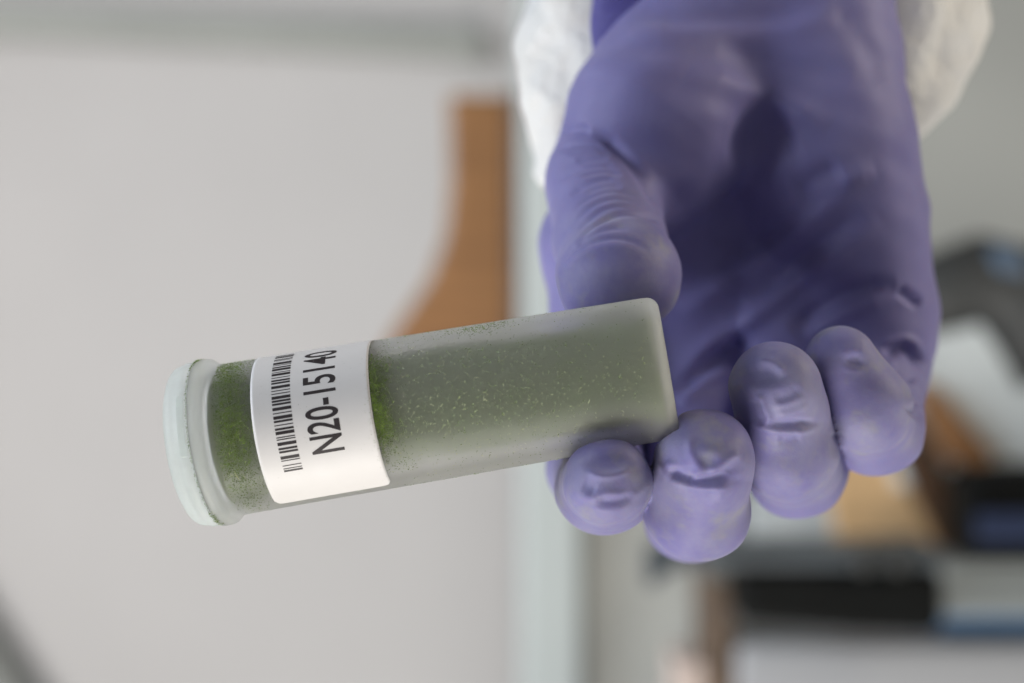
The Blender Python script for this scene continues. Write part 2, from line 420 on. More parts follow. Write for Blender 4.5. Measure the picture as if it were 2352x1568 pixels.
# barcode (Code 128 B of the printed number)
PAT = {13: '122132', 16: '123122', 17: '123221', 18: '223211', 20: '221231', 21: '213212', 46: '113321', 104: '211214'}
ALLP = ('212222 222122 222221 121223 121322 131222 122213 122312 132212 221213 221312 231212 112232 122132 122231 113222 123122 123221 223211 221132 221231 213212 223112 312131 311222 321122 321221 312212 322112 322211 212123 212321 232121 111323 131123 131321 112313 132113 132311 211313 231113 231311 112133 112331 132131 113123 113321 133121 313121 211331 231131 213113 213311 213131 311123 311321 331121 312113 312311 332111 314111 221411 431111 111224 111422 121124 121421 141122 141221 112214 112412 122114 122411 142112 142211 241211 221114 413111 241112 134111 111242 121142 121241 114212 124112 124211 411212 421112 421211 212141 214121 412121 111143 111341 131141 114113 114311 411113 411311 113141 114131 311141 411131').split()
vals = [ord(c) - 32 for c in 'N20-15140']
chk = (104 + sum((i + 1) * v for i, v in enumerate(vals))) % 103
pat = PAT[104] + ''.join(ALLP[v] for v in vals) + ALLP[chk] + '2331112'
tot = sum(map(int, pat)); a_start, a_end = rad(29.5), rad(-78)
bv2, bf = [], []; pos = 0
for i, ch_ in enumerate(pat):
    w_ = int(ch_)
    if i % 2 == 0:
        a0 = a_start + (a_end - a_start) * (pos + 0.05) / tot; a1 = a_start + (a_end - a_start) * (pos + w_ - 0.05) / tot
        nn = 3
        for q in range(nn):
            t0 = a0 + (a1 - a0) * q / nn; t1 = a0 + (a1 - a0) * (q + 1) / nn
            b0 = len(bv2); bv2 += [(22.2, t0), (25.9, t0), (25.9, t1), (22.2, t1)]; bf.append((b0, b0 + 1, b0 + 2, b0 + 3))
    pos += w_
barcode = on_label('barcode', bv2, bf, label)

# printed number
fc = bpy.data.curves.new('label_text', 'FONT'); fc.body = 'N20-15140'; fc.size = 1.0; fc.resolution_u = 6; fc.offset = 0.013
to = bpy.data.objects.new('label_text', fc); col.objects.link(to)
dg = bpy.context.evaluated_depsgraph_get(); tm = bpy.data.meshes.new_from_object(to.evaluated_get(dg))
bpy.data.objects.remove(to); bpy.data.curves.remove(fc)
bm = bmesh.new(); bm.from_mesh(tm); bmesh.ops.triangulate(bm, faces=bm.faces)
xs = [v.co.x for v in bm.verts]; x0, x1 = min(xs), max(xs); y0 = min(v.co.y for v in bm.verts); y1 = max(v.co.y for v in bm.verts)
for c in np.linspace(x0, x1, 90)[1:-1]:
    bmesh.ops.bisect_plane(bm, geom=bm.verts[:] + bm.edges[:] + bm.faces[:], plane_co=(c, 0, 0), plane_no=(1, 0, 0))
bm.verts.index_update()
tv = []; ta0, ta1 = rad(19.5), rad(-71.5)
for v in bm.verts:
    tv.append((34.9 - (v.co.y - y0) / (y1 - y0) * 6.5, ta0 + (ta1 - ta0) * (v.co.x - x0) / (x1 - x0)))
tf = [tuple(v.index for v in f.verts) for f in bm.faces]; bm.free(); bpy.data.meshes.remove(tm)
lettering = on_label('lettering', tv, tf, label)
for o_ in (barcode, lettering): sub(o_, label)

for o_ in list(cap.children): sub(o_, cap)

# powder inside
mp_ = Mat('green_powder', rough=0.9)
f1 = mp_.noise(1400, 6, 0.75); f2 = mp_.noise(140, 3)
c_ = mp_.ramp(f1, [(0.30, (0.006, 0.018, 0.002)), (0.50, (0.020, 0.046, 0.005)), (0.72, (0.20, 0.24, 0.09))])
mp_.l(mp_.mix(mp_.ramp(f2, [(0.35, (0, 0, 0)), (0.7, (1, 1, 1))]), c_, (0.035, 0.065, 0.012)), mp_.b.inputs['Base Color'])
mp_.bump(f1, 0.5, 0.0006)
rp = lambda s, g: float(rbody(s)) - tk - g
fill = lathe('powder_fill', [(7.9, 0.05), (7.9, 10.5), (8.6, rp(9, 1.3)), (10.5, rp(10.5, 0.9))] + [(s, rp(s, 0.9 if s < 18.5 else 2.6)) for s in np.linspace(13, L - 6, 12)] + [(L - 2.7, rp(L, 1.9)), (L - 2.0, rp(L, 2.6)), (L - 1.9, 0.05)], mp_.m, vial, 96)
# fill shaped off centre so the vial's lower side pales as if lit
rw = np.random.default_rng(21); wob = [(rw.normal(size=3) * 2 * math.pi / rw.uniform(9, 30), rw.uniform(0, 6.3)) for _ in range(10)]
Tw = Vector(to_world(T3)[0]); Aw = Vector(to_world(AX.reshape(1, 3))[0] - to_world(np.zeros((1, 3)))[0]) * 1000
FRw = Vector(to_world(FR.reshape(1, 3))[0] - to_world(np.zeros((1, 3)))[0]); DNw = Vector(to_world(DN.reshape(1, 3))[0] - to_world(np.zeros((1, 3)))[0])
for vtx in fill.data.vertices:
    rel = (vtx.co - Tw) * 1000; s_ = rel.dot(Aw); radial = rel - Aw * s_
    t = min(1.0, max(0.0, (s_ - 10) / 14)); e = max(0.0, (s_ - 60) / (LV - 60))
    w = sum(math.sin(float(kv @ np.array(rel)) + o) for kv, o in wob) * 0.10
    vtx.co = vtx.co + (FRw * 1.6 + DNw * (-0.6 + 0.6 * e)) * (0.25 + 0.75 * t) + radial.normalized() * (w - 0.25) * 0.001 * t

# powder grains and fibres sticking to the outside
rng = np.random.default_rng(7)
def grains(name, specs, mat, parent):
    V, F = [], []
    tri = np.array([[0, 2, 1], [0, 3, 2], [0, 1, 3], [1, 2, 3]])
    base = 0
    for (s, a, r, ln, wd) in specs:
        c = vp(s, a, r); nrm = (math.cos(a) * FR + math.sin(a) * DN); tg = -math.sin(a) * FR + math.cos(a) * DN
        q = rng.uniform(0, 2 * math.pi); e1 = AX * math.cos(q) + tg * math.sin(q); e2 = np.cross(nrm, e1)
        jj = rng.uniform(0.6, 1.2, 4)
        V += [c - e1 * ln * .5 * jj[0] - e2 * wd * .4, c + e1 * ln * .5 * jj[1] - e2 * wd * .2, c + e2 * wd * .6 * jj[2] + e1 * ln * .1, c + nrm * wd * 0.6 * jj[3] + e1 * ln * rng.uniform(-.2, .2)]
        F += (tri + base).tolist(); base += 4
    o = mesh_obj(name, to_world(np.array(V)), [tuple(f) for f in F], mat, None, False)
    child(o, parent); o['kind'] = 'stuff'
    return o
def clump(n, s_mu, s_sd, a_mu, a_sd, smin, smax):
    out = []
    while len(out) < n:
        s = rng.normal(s_mu, s_sd); a = rad(rng.normal(a_mu, a_sd))
        if smin < s < smax and abs(a) < rad(100): out.append((s, a))
    return out
spots = clump(4200, 13.5, 2.2, -5, 30, 10.0, 18.0) + clump(1200, 12.5, 2.5, -66, 12, 10.0, 18.0)
spots += clump(1700, 42.1, 1.4, -6, 17, 41.5, 50) + clump(420, 42.3, 2.2, -38, 10, 41.5, 50) + clump(420, 43.0, 2.2, 12, 9, 41.5, 52) + clump(50, 45, 2, 42, 5, 41, 54)
spots += clump(420, 63, 4.0, -70, 5, 45, 80) + clump(60, 45, 4, -60, 8, 41, 60) + clump(900, 66, 18, 0, 45, 41, L - 3) + clump(90, 50, 20, -84, 5, 41, L - 8) + clump(24, 50, 14, 80, 5, 41, 80)
gs = [(s, a, float(rbody(s)) + 0.01, rng.gamma(2.0, 0.13) + 0.10, rng.uniform(0.07, 0.20)) for s, a in spots]
for a in rng.uniform(rad(-100), rad(95), 900):      # line in the joint between cap and flange
    dens = 1.0 if a < rad(-20) else 0.55
    if rng.random() < dens: gs.append((rng.normal(5.45, 0.13), a, 16.65 + rng.uniform(-0.1, 0.12), rng.gamma(2, 0.10) + 0.06, rng.uniform(0.06, 0.16)))
for a in np.concatenate((rng.normal(rad(-84), rad(7), 220), rng.normal(rad(62), rad(6), 130))):
    gs.append((rng.normal(5.9, 0.35), a, 16.85 + rng.uniform(-0.05, 0.15), rng.gamma(2, 0.12) + 0.08, rng.uniform(0.08, 0.18)))
for s, a in clump(170, 24, 8, -20, 40, 18.3, 41.1): gs.append((s, a, float(rbody(s)) + 0.16, rng.gamma(1.6, 0.05) + 0.05, rng.uniform(0.03, 0.07)))
for a in rng.normal(rad(5), rad(24), 130): gs.append((rng.normal(41.0, 0.5), a, float(rbody(40)) + 0.16, rng.gamma(1.6, 0.08) + 0.05, rng.uniform(0.04, 0.09)))
M_gr = plain('green_grain', (0.15, 0.22, 0.04), 0.9, 0.5, 900)
grains('powder_grains', gs, M_gr, vial)
film = []
for _ in range(5200):
    s_ = rng.uniform(11, L - 3.5); a_ = rad(rng.normal(-8, 42))
    if abs(a_) < rad(100): film.append((s_, a_, float(rbody(s_)) - tk - 0.04, rng.gamma(2.0, 0.14) + 0.12, rng.uniform(0.10, 0.30)))
M_film = plain('powder_film', (0.06, 0.10, 0.022), 0.9, 0.5, 900)
grains('powder_film', film, M_film, vial)
M_fib = plain('pale_fibre', (0.58, 0.58, 0.36), 0.8, 0.35, 700)
fb = [(s, a, float(rbody(s)) + 0.02, rng.gamma(2.0, 0.12) + 0.12, rng.uniform(0.07, 0.16)) for s, a in
      clump(850, 62, 20, 5, 36, 41, L - 3) + clump(70, 13.3, 2, 5, 24, 10, 16.2) + clump(40, 44, 3, 35, 10, 41, 55)]
fb += [(13.0, rad(26), float(rbody(13)) + 0.05, 2.4, 0.22), (14.4, rad(28), float(rbody(13)) + 0.05, 1.5, 0.16), (82.5, rad(15), float(rbody(80)) + 0.05, 1.3, 0.2), (79, rad(16), float(rbody(80)) + 0.05, 0.8, 0.14)]
grains('pale_fibres', fb, M_fib, vial)

# ------------------------------------------------------------------ the gloved hand (implicit surface -> mesh)
RES = 0.55
lo = np.array((-8.0, -62.0, -452.0)); hi = np.array((116.0, 112.0, -306.0))
NX, NY, NZ = [int(math.ceil((hi[i] - lo[i]) / RES)) + 1 for i in range(3)]
gx = (lo[0] + RES * np.arange(NX)).astype(np.float32); gy = (lo[1] + RES * np.arange(NY)).astype(np.float32); gz = (lo[2] + RES * np.arange(NZ)).astype(np.float32)
BIG = np.float32(50.0)
def smin(a, b, k):
    h = np.clip(0.5 + 0.5 * (b - a) / k, 0, 1)
    return b + (a - b) * h - k * h * (1 - h)
class Field:
    """signed distance sampled in a sub-box of the grid"""
    def __init__(s, plo, phi):
        s.i0 = np.clip(np.floor((np.array(plo) - lo) / RES).astype(int), 0, (NX, NY, NZ))
        s.i1 = np.clip(np.ceil((np.array(phi) - lo) / RES).astype(int) + 1, 0, (NX, NY, NZ))
        sl = tuple(slice(a, b) for a, b in zip(s.i0, s.i1)); s.sl = sl
        s.X = gx[sl[0]][:, None, None]; s.Y = gy[sl[1]][None, :, None]; s.Z = gz[sl[2]][None, None, :]
        s.f = np.full(tuple(s.i1 - s.i0), BIG, np.float32)
    def cone(s, a, b, r1, r2, k, flat=None):
        a = np.float32(a); b = np.float32(b); ba = b - a; L2 = float(ba @ ba) + 1e-6
        px, py, pz = s.X - a[0], s.Y - a[1], s.Z - a[2]
        h = np.clip((px * ba[0] + py * ba[1] + pz * ba[2]) / L2, 0, 1)
        dx, dy, dz = px - ba[0] * h, py - ba[1] * h, pz - ba[2] * h
        if flat is not None: dx = dx / flat[0]; dy = dy / flat[1]; dz = dz / flat[2]
        d_ = np.sqrt(dx * dx + dy * dy + dz * dz) - (r1 + (r2 - r1) * h)
        s.f = smin(s.f, d_.astype(np.float32), k)
def chain(pts, k, margin=10, flats=None):
    P = np.array([PF(*p[:3]) for p in pts]); R = [p[3] for p in pts]
    F = Field(P.min(0) - max(R) - margin, P.max(0) + max(R) + margin)
    for i in range(len(pts) - 1): F.cone(P[i], P[i + 1], R[i], R[i + 1], k, flats[i] if flats else None)
    return F
# joints: photo pixel u, v, distance mm, radius mm
palm_bones = [
    [(1690, -260, 406, 17), (1680, 20, 404, 17), (1590, 185, 402, 17.5), (1500, 560, 410, 15), (1385, 560, 408, 12.5)],
    [(1700, -260, 407, 20), (1700, 150, 406, 19), (1650, 420, 419, 16.5), (1590, 660, 415, 13.5)],
    [(1850, -260, 406, 18), (1862, 20, 404, 17.5), (1868, 170, 402, 17.2), (1830, 450, 414, 17), (1780, 690, 411, 13.5)],
    [(1868, 170, 402, 17.2), (1898, 340, 398, 18.6), (1950, 520, 401, 16.6), (1998, 700, 403, 13.2), (2002, 760, 403, 12.6)],
    [(1540, 190, 398, 18), (1498, 290, 390, 18.5), (1425, 400, 388, 14.5)],
    [(1385, 560, 408, 12.0), (1590, 690, 412, 12), (1780, 710, 410, 12), (2000, 760, 404, 12)],
]
palm = Field(lo, hi)
for ch_ in palm_bones:
    for p, q in zip(ch_, ch_[1:]):
        a, b = PF(*p[:3]), PF(*q[:3]); rr = max(p[3], q[3]) + 14
        F = Field(np.minimum(a, b) - rr, np.maximum(a, b) + rr); F.cone(a, b, p[3], q[3], 1.0)
        palm.f[F.sl] = smin(palm.f[F.sl], F.f, 9.0)
thumb = chain([(1470, 330, 391, 17), (1388, 425, 384, 12.9), (1402, 560, 367, 11.9), (1420, 628, 355, 11.6)], 2.5)
# broad pressed thumb pad
tp = PF(1422, 640, 354); Ft = Field(tp - 24, tp + 24)
Ft.cone(PF(1402, 640, 354), PF(1442, 636, 355), 10.9, 10.9, 1.0)
thumb_f = np.full((NX, NY, NZ), BIG, np.float32); thumb_f[thumb.sl] = thumb.f
thumb_f[Ft.sl] = smin(thumb_f[Ft.sl], Ft.f, 3.5)
fingers = {
    'index':  ([(1378, 560, 408, 12.5), (1374, 800, 404, 11.6), (1368, 1074, 391, 10.7), (1388, 1116, 352, 9.7), (1395, 1106, 331, 8.7)], 2.2),
    'middle': ([(1590, 690, 411, 12.8), (1590, 920, 404, 11.8), (1592, 1172, 384, 11.2), (1602, 1168, 345, 10.3), (1617, 1052, 333, 9.7)], 2.2),
    'ring':   ([(1785, 710, 409, 12.6), (1805, 900, 402, 11.4), (1828, 1072, 374, 10.7), (1806, 1032, 348, 10.0), (1783, 893, 340, 9.4)], 2.2),
    'little': ([(2002, 770, 403, 12.0), (2018, 880, 398, 10.8), (2014, 984, 370, 9.8), (1982, 930, 352, 9.3), (1930, 828, 350, 7.4)], 2.2),
}
parts = [chain(p, k) for p, k in fingers.values()]
tot_f = smin(palm.f, thumb_f, 3.0)
base_palm = palm.f
for F in parts:
    # the base of a finger melts into the palm, its tip stays free of everything else
    m = smin(base_palm[F.sl], F.f, 6.0)
    tot_f[F.sl] = np.minimum(tot_f[F.sl], m)
# the vial presses into the glove: carve its space out
X, Y, Z = gx[:, None, None], gy[None, :, None], gz[None, None, :]
t0_ = np.float32(T3)
ps = (X - t0_[0]) * np.float32(AX[0]) + (Y - t0_[1]) * np.float32(AX[1]) + (Z - t0_[2]) * np.float32(AX[2])
r2 = (X - t0_[0]) ** 2 + (Y - t0_[1]) ** 2 + (Z - t0_[2]) ** 2 - ps * ps
vr = np.sqrt(np.maximum(r2, 0)) - np.float32(14.72)
ve = ps - np.float32(LV + 0.1)
vs_ = np.maximum(vr, ve)
kk = 0.8; aa = tot_f; bb = -vs_
h = np.clip(0.5 - 0.5 * (bb - aa) / kk, 0, 1); tot_f = bb + (aa - bb) * h + kk * h * (1 - h)
del ps, r2, vr, ve, vs_, palm, thumb_f, base_palm, parts, h, aa, bb

def surface_nets(f):
    s = f < 0
    c = [s[i:NX - 1 + i, j:NY - 1 + j, k:NZ - 1 + k] for i in (0, 1) for j in (0, 1) for k in (0, 1)]
    anyv = np.logical_or.reduce(c); allv = np.logical_and.reduce(c)
    act = anyv & ~allv
    idx = np.argwhere(act); n = len(idx)
    vid = np.full(act.shape, -1, np.int32); vid[act] = np.arange(n)
    acc = np.zeros((n, 3)); cnt = np.zeros(n)
    cor = [np.array((i, j, k)) for i in (0, 1) for j in (0, 1) for k in (0, 1)]
    vals = [f[idx[:, 0] + q[0], idx[:, 1] + q[1], idx[:, 2] + q[2]].astype(float) for q in cor]
    for a in range(8):
        for b in range(a + 1, 8):
            if np.abs(cor[a] - cor[b]).sum() != 1: continue
            m = (vals[a] < 0) != (vals[b] < 0)
            t = vals[a][m] / (vals[a][m] - vals[b][m])
            acc[m] += cor[a] + (cor[b] - cor[a]) * t[:, None]; cnt[m] += 1
    V = lo + RES * (idx + acc / cnt[:, None])
    quads = []
    for ax in range(3):
        o1, o2 = [(1, 2), (2, 0), (0, 1)][ax]
        sa = [slice(None)] * 3; sb = [slice(None)] * 3
        sa[ax] = slice(0, -1); sb[ax] = slice(1, None)
        A, Bv = s[tuple(sa)], s[tuple(sb)]
        e = np.argwhere(A != Bv)
        ok = (e[:, o1] > 0) & (e[:, o2] > 0) & (e[:, o1] < (NX, NY, NZ)[o1] - 1) & (e[:, o2] < (NX, NY, NZ)[o2] - 1)
        e = e[ok]; flip = A[e[:, 0], e[:, 1], e[:, 2]]
        def g(d1, d2):
            q = e.copy(); q[:, o1] -= d1; q[:, o2] -= d2
            return vid[q[:, 0], q[:, 1], q[:, 2]]
        Q = np.stack((g(1, 1), g(0, 1), g(0, 0), g(1, 0)), 1)
        Q[~flip] = Q[~flip][:, ::-1]
        quads.append(Q)
    return V, np.concatenate(quads)
# cap the far end of the forearm inside the grid
tot_f = np.maximum(tot_f, (Y - np.float32(hi[1] - 2.0)))
V, Q = surface_nets(tot_f); del tot_f
def vnormals(V, Q):
    n = np.cross(V[Q[:, 2]] - V[Q[:, 0]], V[Q[:, 3]] - V[Q[:, 1]])
    N = np.zeros_like(V)
    for c in range(4):
        for a in range(3): N[:, a] += np.bincount(Q[:, c], n[:, a], len(V))
    return N / (np.linalg.norm(N, axis=1, keepdims=True) + 1e-9)
def smooth_pass(V, Q, lam):
    S = np.zeros_like(V); C = np.zeros(len(V))
    for c in range(4):
        a, b = Q[:, c], Q[:, (c + 1) % 4]
        for ax in range(3): S[:, ax] += np.bincount(a, V[b, ax], len(V)) + np.bincount(b, V[a, ax], len(V))
        C += np.bincount(a, minlength=len(V)) + np.bincount(b, minlength=len(V))
    return V + lam * (S / np.maximum(C, 1)[:, None] - V)
def split(V, Q):
    E = np.stack((Q, np.roll(Q, -1, 1)), 2).reshape(-1, 2); E.sort(axis=1)
    key = E[:, 0].astype(np.int64) * len(V) + E[:, 1]
    uq, inv = np.unique(key, return_inverse=True)
    em = (V[uq // len(V)] + V[uq % len(V)]) / 2
    fc_ = V[Q].mean(1); n0 = len(V); n1 = n0 + len(uq)
    e = inv.reshape(-1, 4) + n0; c = np.arange(len(Q)) + n1
    V2 = np.concatenate((V, em, fc_))
    Q2 = np.concatenate([np.stack((Q[:, k], e[:, k], c, e[:, (k + 3) % 4]), 1) for k in range(4)])
    return V2, Q2
for lam in (0.5, 0.5): V = smooth_pass(V, Q, lam)
V, Q = split(V, Q)
for lam in (0.5, 0.5, 0.5, 0.5): V = smooth_pass(V, Q, lam)

# --- folds of the glove: strokes (polyline in photo pixels, height mm, width mm, distance range mm)
Z3 = lambda P: [(1180.7 + x * .4227, 678.9 + y * .4227) for x, y in P]
Z4 = lambda P: [(1121.7 + x * .3389, 236.1 + y * .3389) for x, y in P]
Z5 = lambda P: [(1121.7 + x * .5231, y * .5231) for x, y in P]
Z6 = lambda P: [(1534.9 + x * .4141, 354.2 + y * .4141) for x, y in P]
TH = (335, 386); FI = (310, 362); PA = (362, 425); RF = (318, 368)
def resample(P, n=12):
    P = np.array(P, float); c = np.concatenate(([0], np.cumsum(np.linalg.norm(np.diff(P, axis=0), axis=1)))); t = np.linspace(0, c[-1], n)
    return np.stack((np.interp(t, c, P[:, 0]), np.interp(t, c, P[:, 1])), 1)
TA = resample(Z4([(430, 330), (560, 285), (720, 280), (880, 360)])); TB = resample(Z4([(590, 985), (660, 880), (780, 780), (900, 740), (1050, 750), (1190, 805)]))
TC = resample(Z4([(500, 1120), (570, 1010), (690, 945), (830, 915), (960, 930), (1090, 1000)]))
rt = np.random.default_rng(5); TD = (345, 411)
strokes = [
 (Z4([(690, 185), (800, 240), (900, 330), (1000, 440), (1100, 600), (1180, 760)]), -1.2, 1.2, TD),
 (Z4([(480, 200), (600, 175), (700, 185)]), -0.5, 1.0, TD),
]
for k in range(11):                                   # fine stretched wrinkles across the thumb
    t = (k + rt.uniform(-0.2, 0.2)) / 10.0; P = TA * (1 - t) + TB * t
    a, b = sorted((rt.integers(0, 4), rt.integers(8, 12))); P = P[a:b + 1]
    strokes.append(([tuple(p) for p in P], -rt.uniform(0.22, 0.42) * (1 + 0.5 * t), rt.uniform(0.55, 0.85), TD))
    strokes.append(([tuple(p + np.array((0, 9.0))) for p in P], rt.uniform(0.08, 0.2), 0.8, TD))
strokes += [
 ([tuple(p) for p in TB], -0.5, 0.6, TD),
 ([tuple(p) for p in (TB * 0.62 + TC * 0.38)[:8]], 0.35, 0.7, TD), ([tuple(p) for p in (TB * 0.4 + TC * 0.6)[1:9]], -0.5, 0.65, TD),
 ([tuple(p) for p in (TB * 0.2 + TC * 0.8)[2:11]], 0.22, 0.6, TD), ([tuple(p) for p in TC], -0.45, 0.7, (335, 411)),
 (Z4([(500, 1160), (575, 1050), (690, 990), (830, 962), (960, 978), (1070, 1035)]), 0.25, 1.3, (335, 411)),
 # index tip
 
 (Z3([(390, 950), (470, 985), (560, 975), (640, 935)]), 0.5, 0.8, FI),
 (Z3([(400, 880), (420, 850), (520, 835), (620, 850), (640, 900)]), 0.12, 1.4, FI),
 (Z3([(330, 1060), (420, 1105), (500, 1075), (580, 1085), (660, 1055)]), 0.5, 0.9, FI),
 (Z3([(440, 1125), (560, 1120), (650, 1065)]), -0.4, 1.1, FI),
 (Z3([(370, 1020), (450, 1060)]), -0.4, 1.0, FI),
 (Z3([(400, 1130), (500, 1170), (600, 1150), (690, 1060), (740, 985)]), 0.35, 0.9, FI),
 # middle finger
 
 (Z3([(980, 825), (1070, 850), (1140, 835)]), 0.15, 2.4, FI),
 (Z3([(960, 740), (955, 860), (1010, 935), (1050, 965)]), 0.55, 1.0, FI),
 (Z3([(1050, 965), (1130, 920), (1190, 870), (1235, 835)]), 0.6, 0.9, FI),
 
 (Z3([(900, 1015), (1000, 1025), (1100, 1005), (1160, 965), (1220, 890)]), -0.95, 1.0, FI),
 (Z3([(775, 905), (850, 995), (950, 1045), (1060, 1055), (1140, 1035), (1200, 970)]), 0.65, 0.75, FI),
 (Z3([(820, 900), (930, 965), (1040, 975)]), 0.6, 0.9, FI),
 (Z3([(840, 945), (900, 975), (980, 1000)]), -0.8, 1.2, FI),
 (Z3([(930, 1085), (1040, 1100), (1110, 1070)]), -0.35, 1.3, FI),
 (Z3([(1060, 1150), (1120, 1090), (1170, 1030)]), 0.3, 1.0, FI),
 # ring finger
 
 (Z3([(1310, 365), (1400, 365), (1450, 400), (1470, 440)]), 0.7, 0.9, RF),
 (Z3([(1330, 530), (1360, 620), (1400, 700)]), 0.55, 0.8, RF),
 (Z3([(1300, 560), (1320, 650), (1360, 700)]), -0.45, 1.3, RF),
 (Z3([(1195, 610), (1290, 690), (1400, 735), (1540, 745), (1660, 715)]), 0.7, 0.8, RF),
 (Z3([(1370, 700), (1500, 715), (1640, 695)]), -0.5, 0.8, RF),
 (Z3([(1400, 600), (1500, 585), (1580, 540)]), 0.4, 0.9, RF),
 (Z3([(1420, 650), (1520, 635), (1600, 590)]), 0.35, 0.9, RF),
 (Z3([(1410, 560), (1500, 545), (1560, 500)]), -0.3, 1.0, RF),
 (Z3([(1430, 780), (1500, 790), (1560, 760)]), -0.35, 1.1, RF),
 (Z3([(1690, 850), (1730, 800), (1740, 740)]), -0.6, 1.2, (340, 395)),
 # little finger
 (Z3([(1790, 340), (1800, 310), (1860, 300), (1900, 330), (1905, 370)]), 0.25, 1.3, RF),
 (Z3([(1800, 345), (1850, 352), (1895, 350)]), -0.22, 1.8, RF),
 (Z3([(1790, 380), (1850, 400), (1900, 385)]), 0.3, 1.0, RF),
 (Z3([(2150, 650), (2185, 620), (2200, 590)]), -0.5, 0.9, (340, 395)),
 # palm
 (Z3([(2000, 310), (2070, 280), (2130, 270), (2190, 330), (2235, 400)]), -1.4, 1.3, PA),
 (Z3([(1990, 280), (2080, 250), (2150, 245), (2220, 320)]), 0.7, 1.2, PA),
 (Z3([(2050, 375), (2120, 400), (2190, 470)]), -0.8, 1.0, PA),
 (Z5([(880, 300), (1000, 345), (1100, 390), (1300, 450), (1500, 560)]), 0.9, 3.2, PA),
 
 (Z5([(1050, 600), (1200, 620), (1350, 560)]), -1.2, 6.0, PA),
 (Z5([(1700, 745), (1500, 800), (1400, 880)]), 0.6, 2.4, PA),
 (Z5([(1560, 740), (1450, 790), (1330, 860)]), -0.7, 2.8, PA),
 
 
 
 (Z5([(560, 120), (760, 130), (1000, 150), (1300, 130), (1560, 60)]), 0.6, 3.0, (370, 425)),
 (Z5([(620, 60), (900, 95), (1250, 80), (1500, 20)]), -0.6, 3.0, (370, 425)),
 (Z5([(1480, 30), (1600, 110), (1690, 220), (1740, 360)]), -0.4, 3.0, (370, 425)),
 (Z5([(1000, 240), (1300, 270), (1600, 330)]), -0.4, 3.5, PA),
 (Z6([(1080, 120), (900, 270), (700, 420), (550, 560), (250, 760), (50, 880)]), 0.9, 2.6, PA),
 (Z6([(1000, 130), (760, 330), (560, 470), (300, 660)]), -0.7, 3.2, PA),
 (Z6([(1180, 360), (950, 520), (650, 760), (400, 960), (200, 1070), (60, 1270)]), 1.0, 2.6, PA),
 (Z6([(1100, 330), (850, 500), (620, 680), (450, 820)]), -0.8, 3.0, PA),
 (Z6([(440, 1010), (250, 1150), (120, 1260), (50, 1350)]), -1.1, 2.2, PA),
 (Z6([(360, 1170), (200, 1260), (50, 1385)]), 0.9, 1.8, PA),
 (Z6([(680, 1000), (800, 890), (950, 800), (1100, 740), (1270, 715)]), -1.0, 2.4, PA),
 (Z6([(760, 1000), (950, 880), (1150, 800), (1250, 770)]), 0.7, 2.4, PA),
 (Z6([(1270, 745), (1340, 790), (1410, 835)]), -0.9, 1.2, PA),
 
]
z3 = lambda x, y: Z3([(x, y)])[0]
dents = [   # nails pressing through the rubber leave shallow hollows: centre, radii (photo px), depth mm, distance range
 (z3(515, 905), (50, 21), 1.0, FI), (z3(560, 1110), (46, 13), 0.2, FI),
 (z3(1085, 700), (46, 36), 0.8, FI), (z3(1050, 900), (26, 18), 0.35, FI), (z3(905, 965), (36, 15), 0.55, FI), (z3(1085, 1003), (60, 13), 0.5, FI),
 (z3(1345, 430), (52, 25), 0.9, RF), (z3(1270, 620), (26, 34), 0.5, RF), (z3(1520, 690), (52, 10), 0.4, RF),
 (z3(1855, 355), (24, 17), 0.5, RF),
]
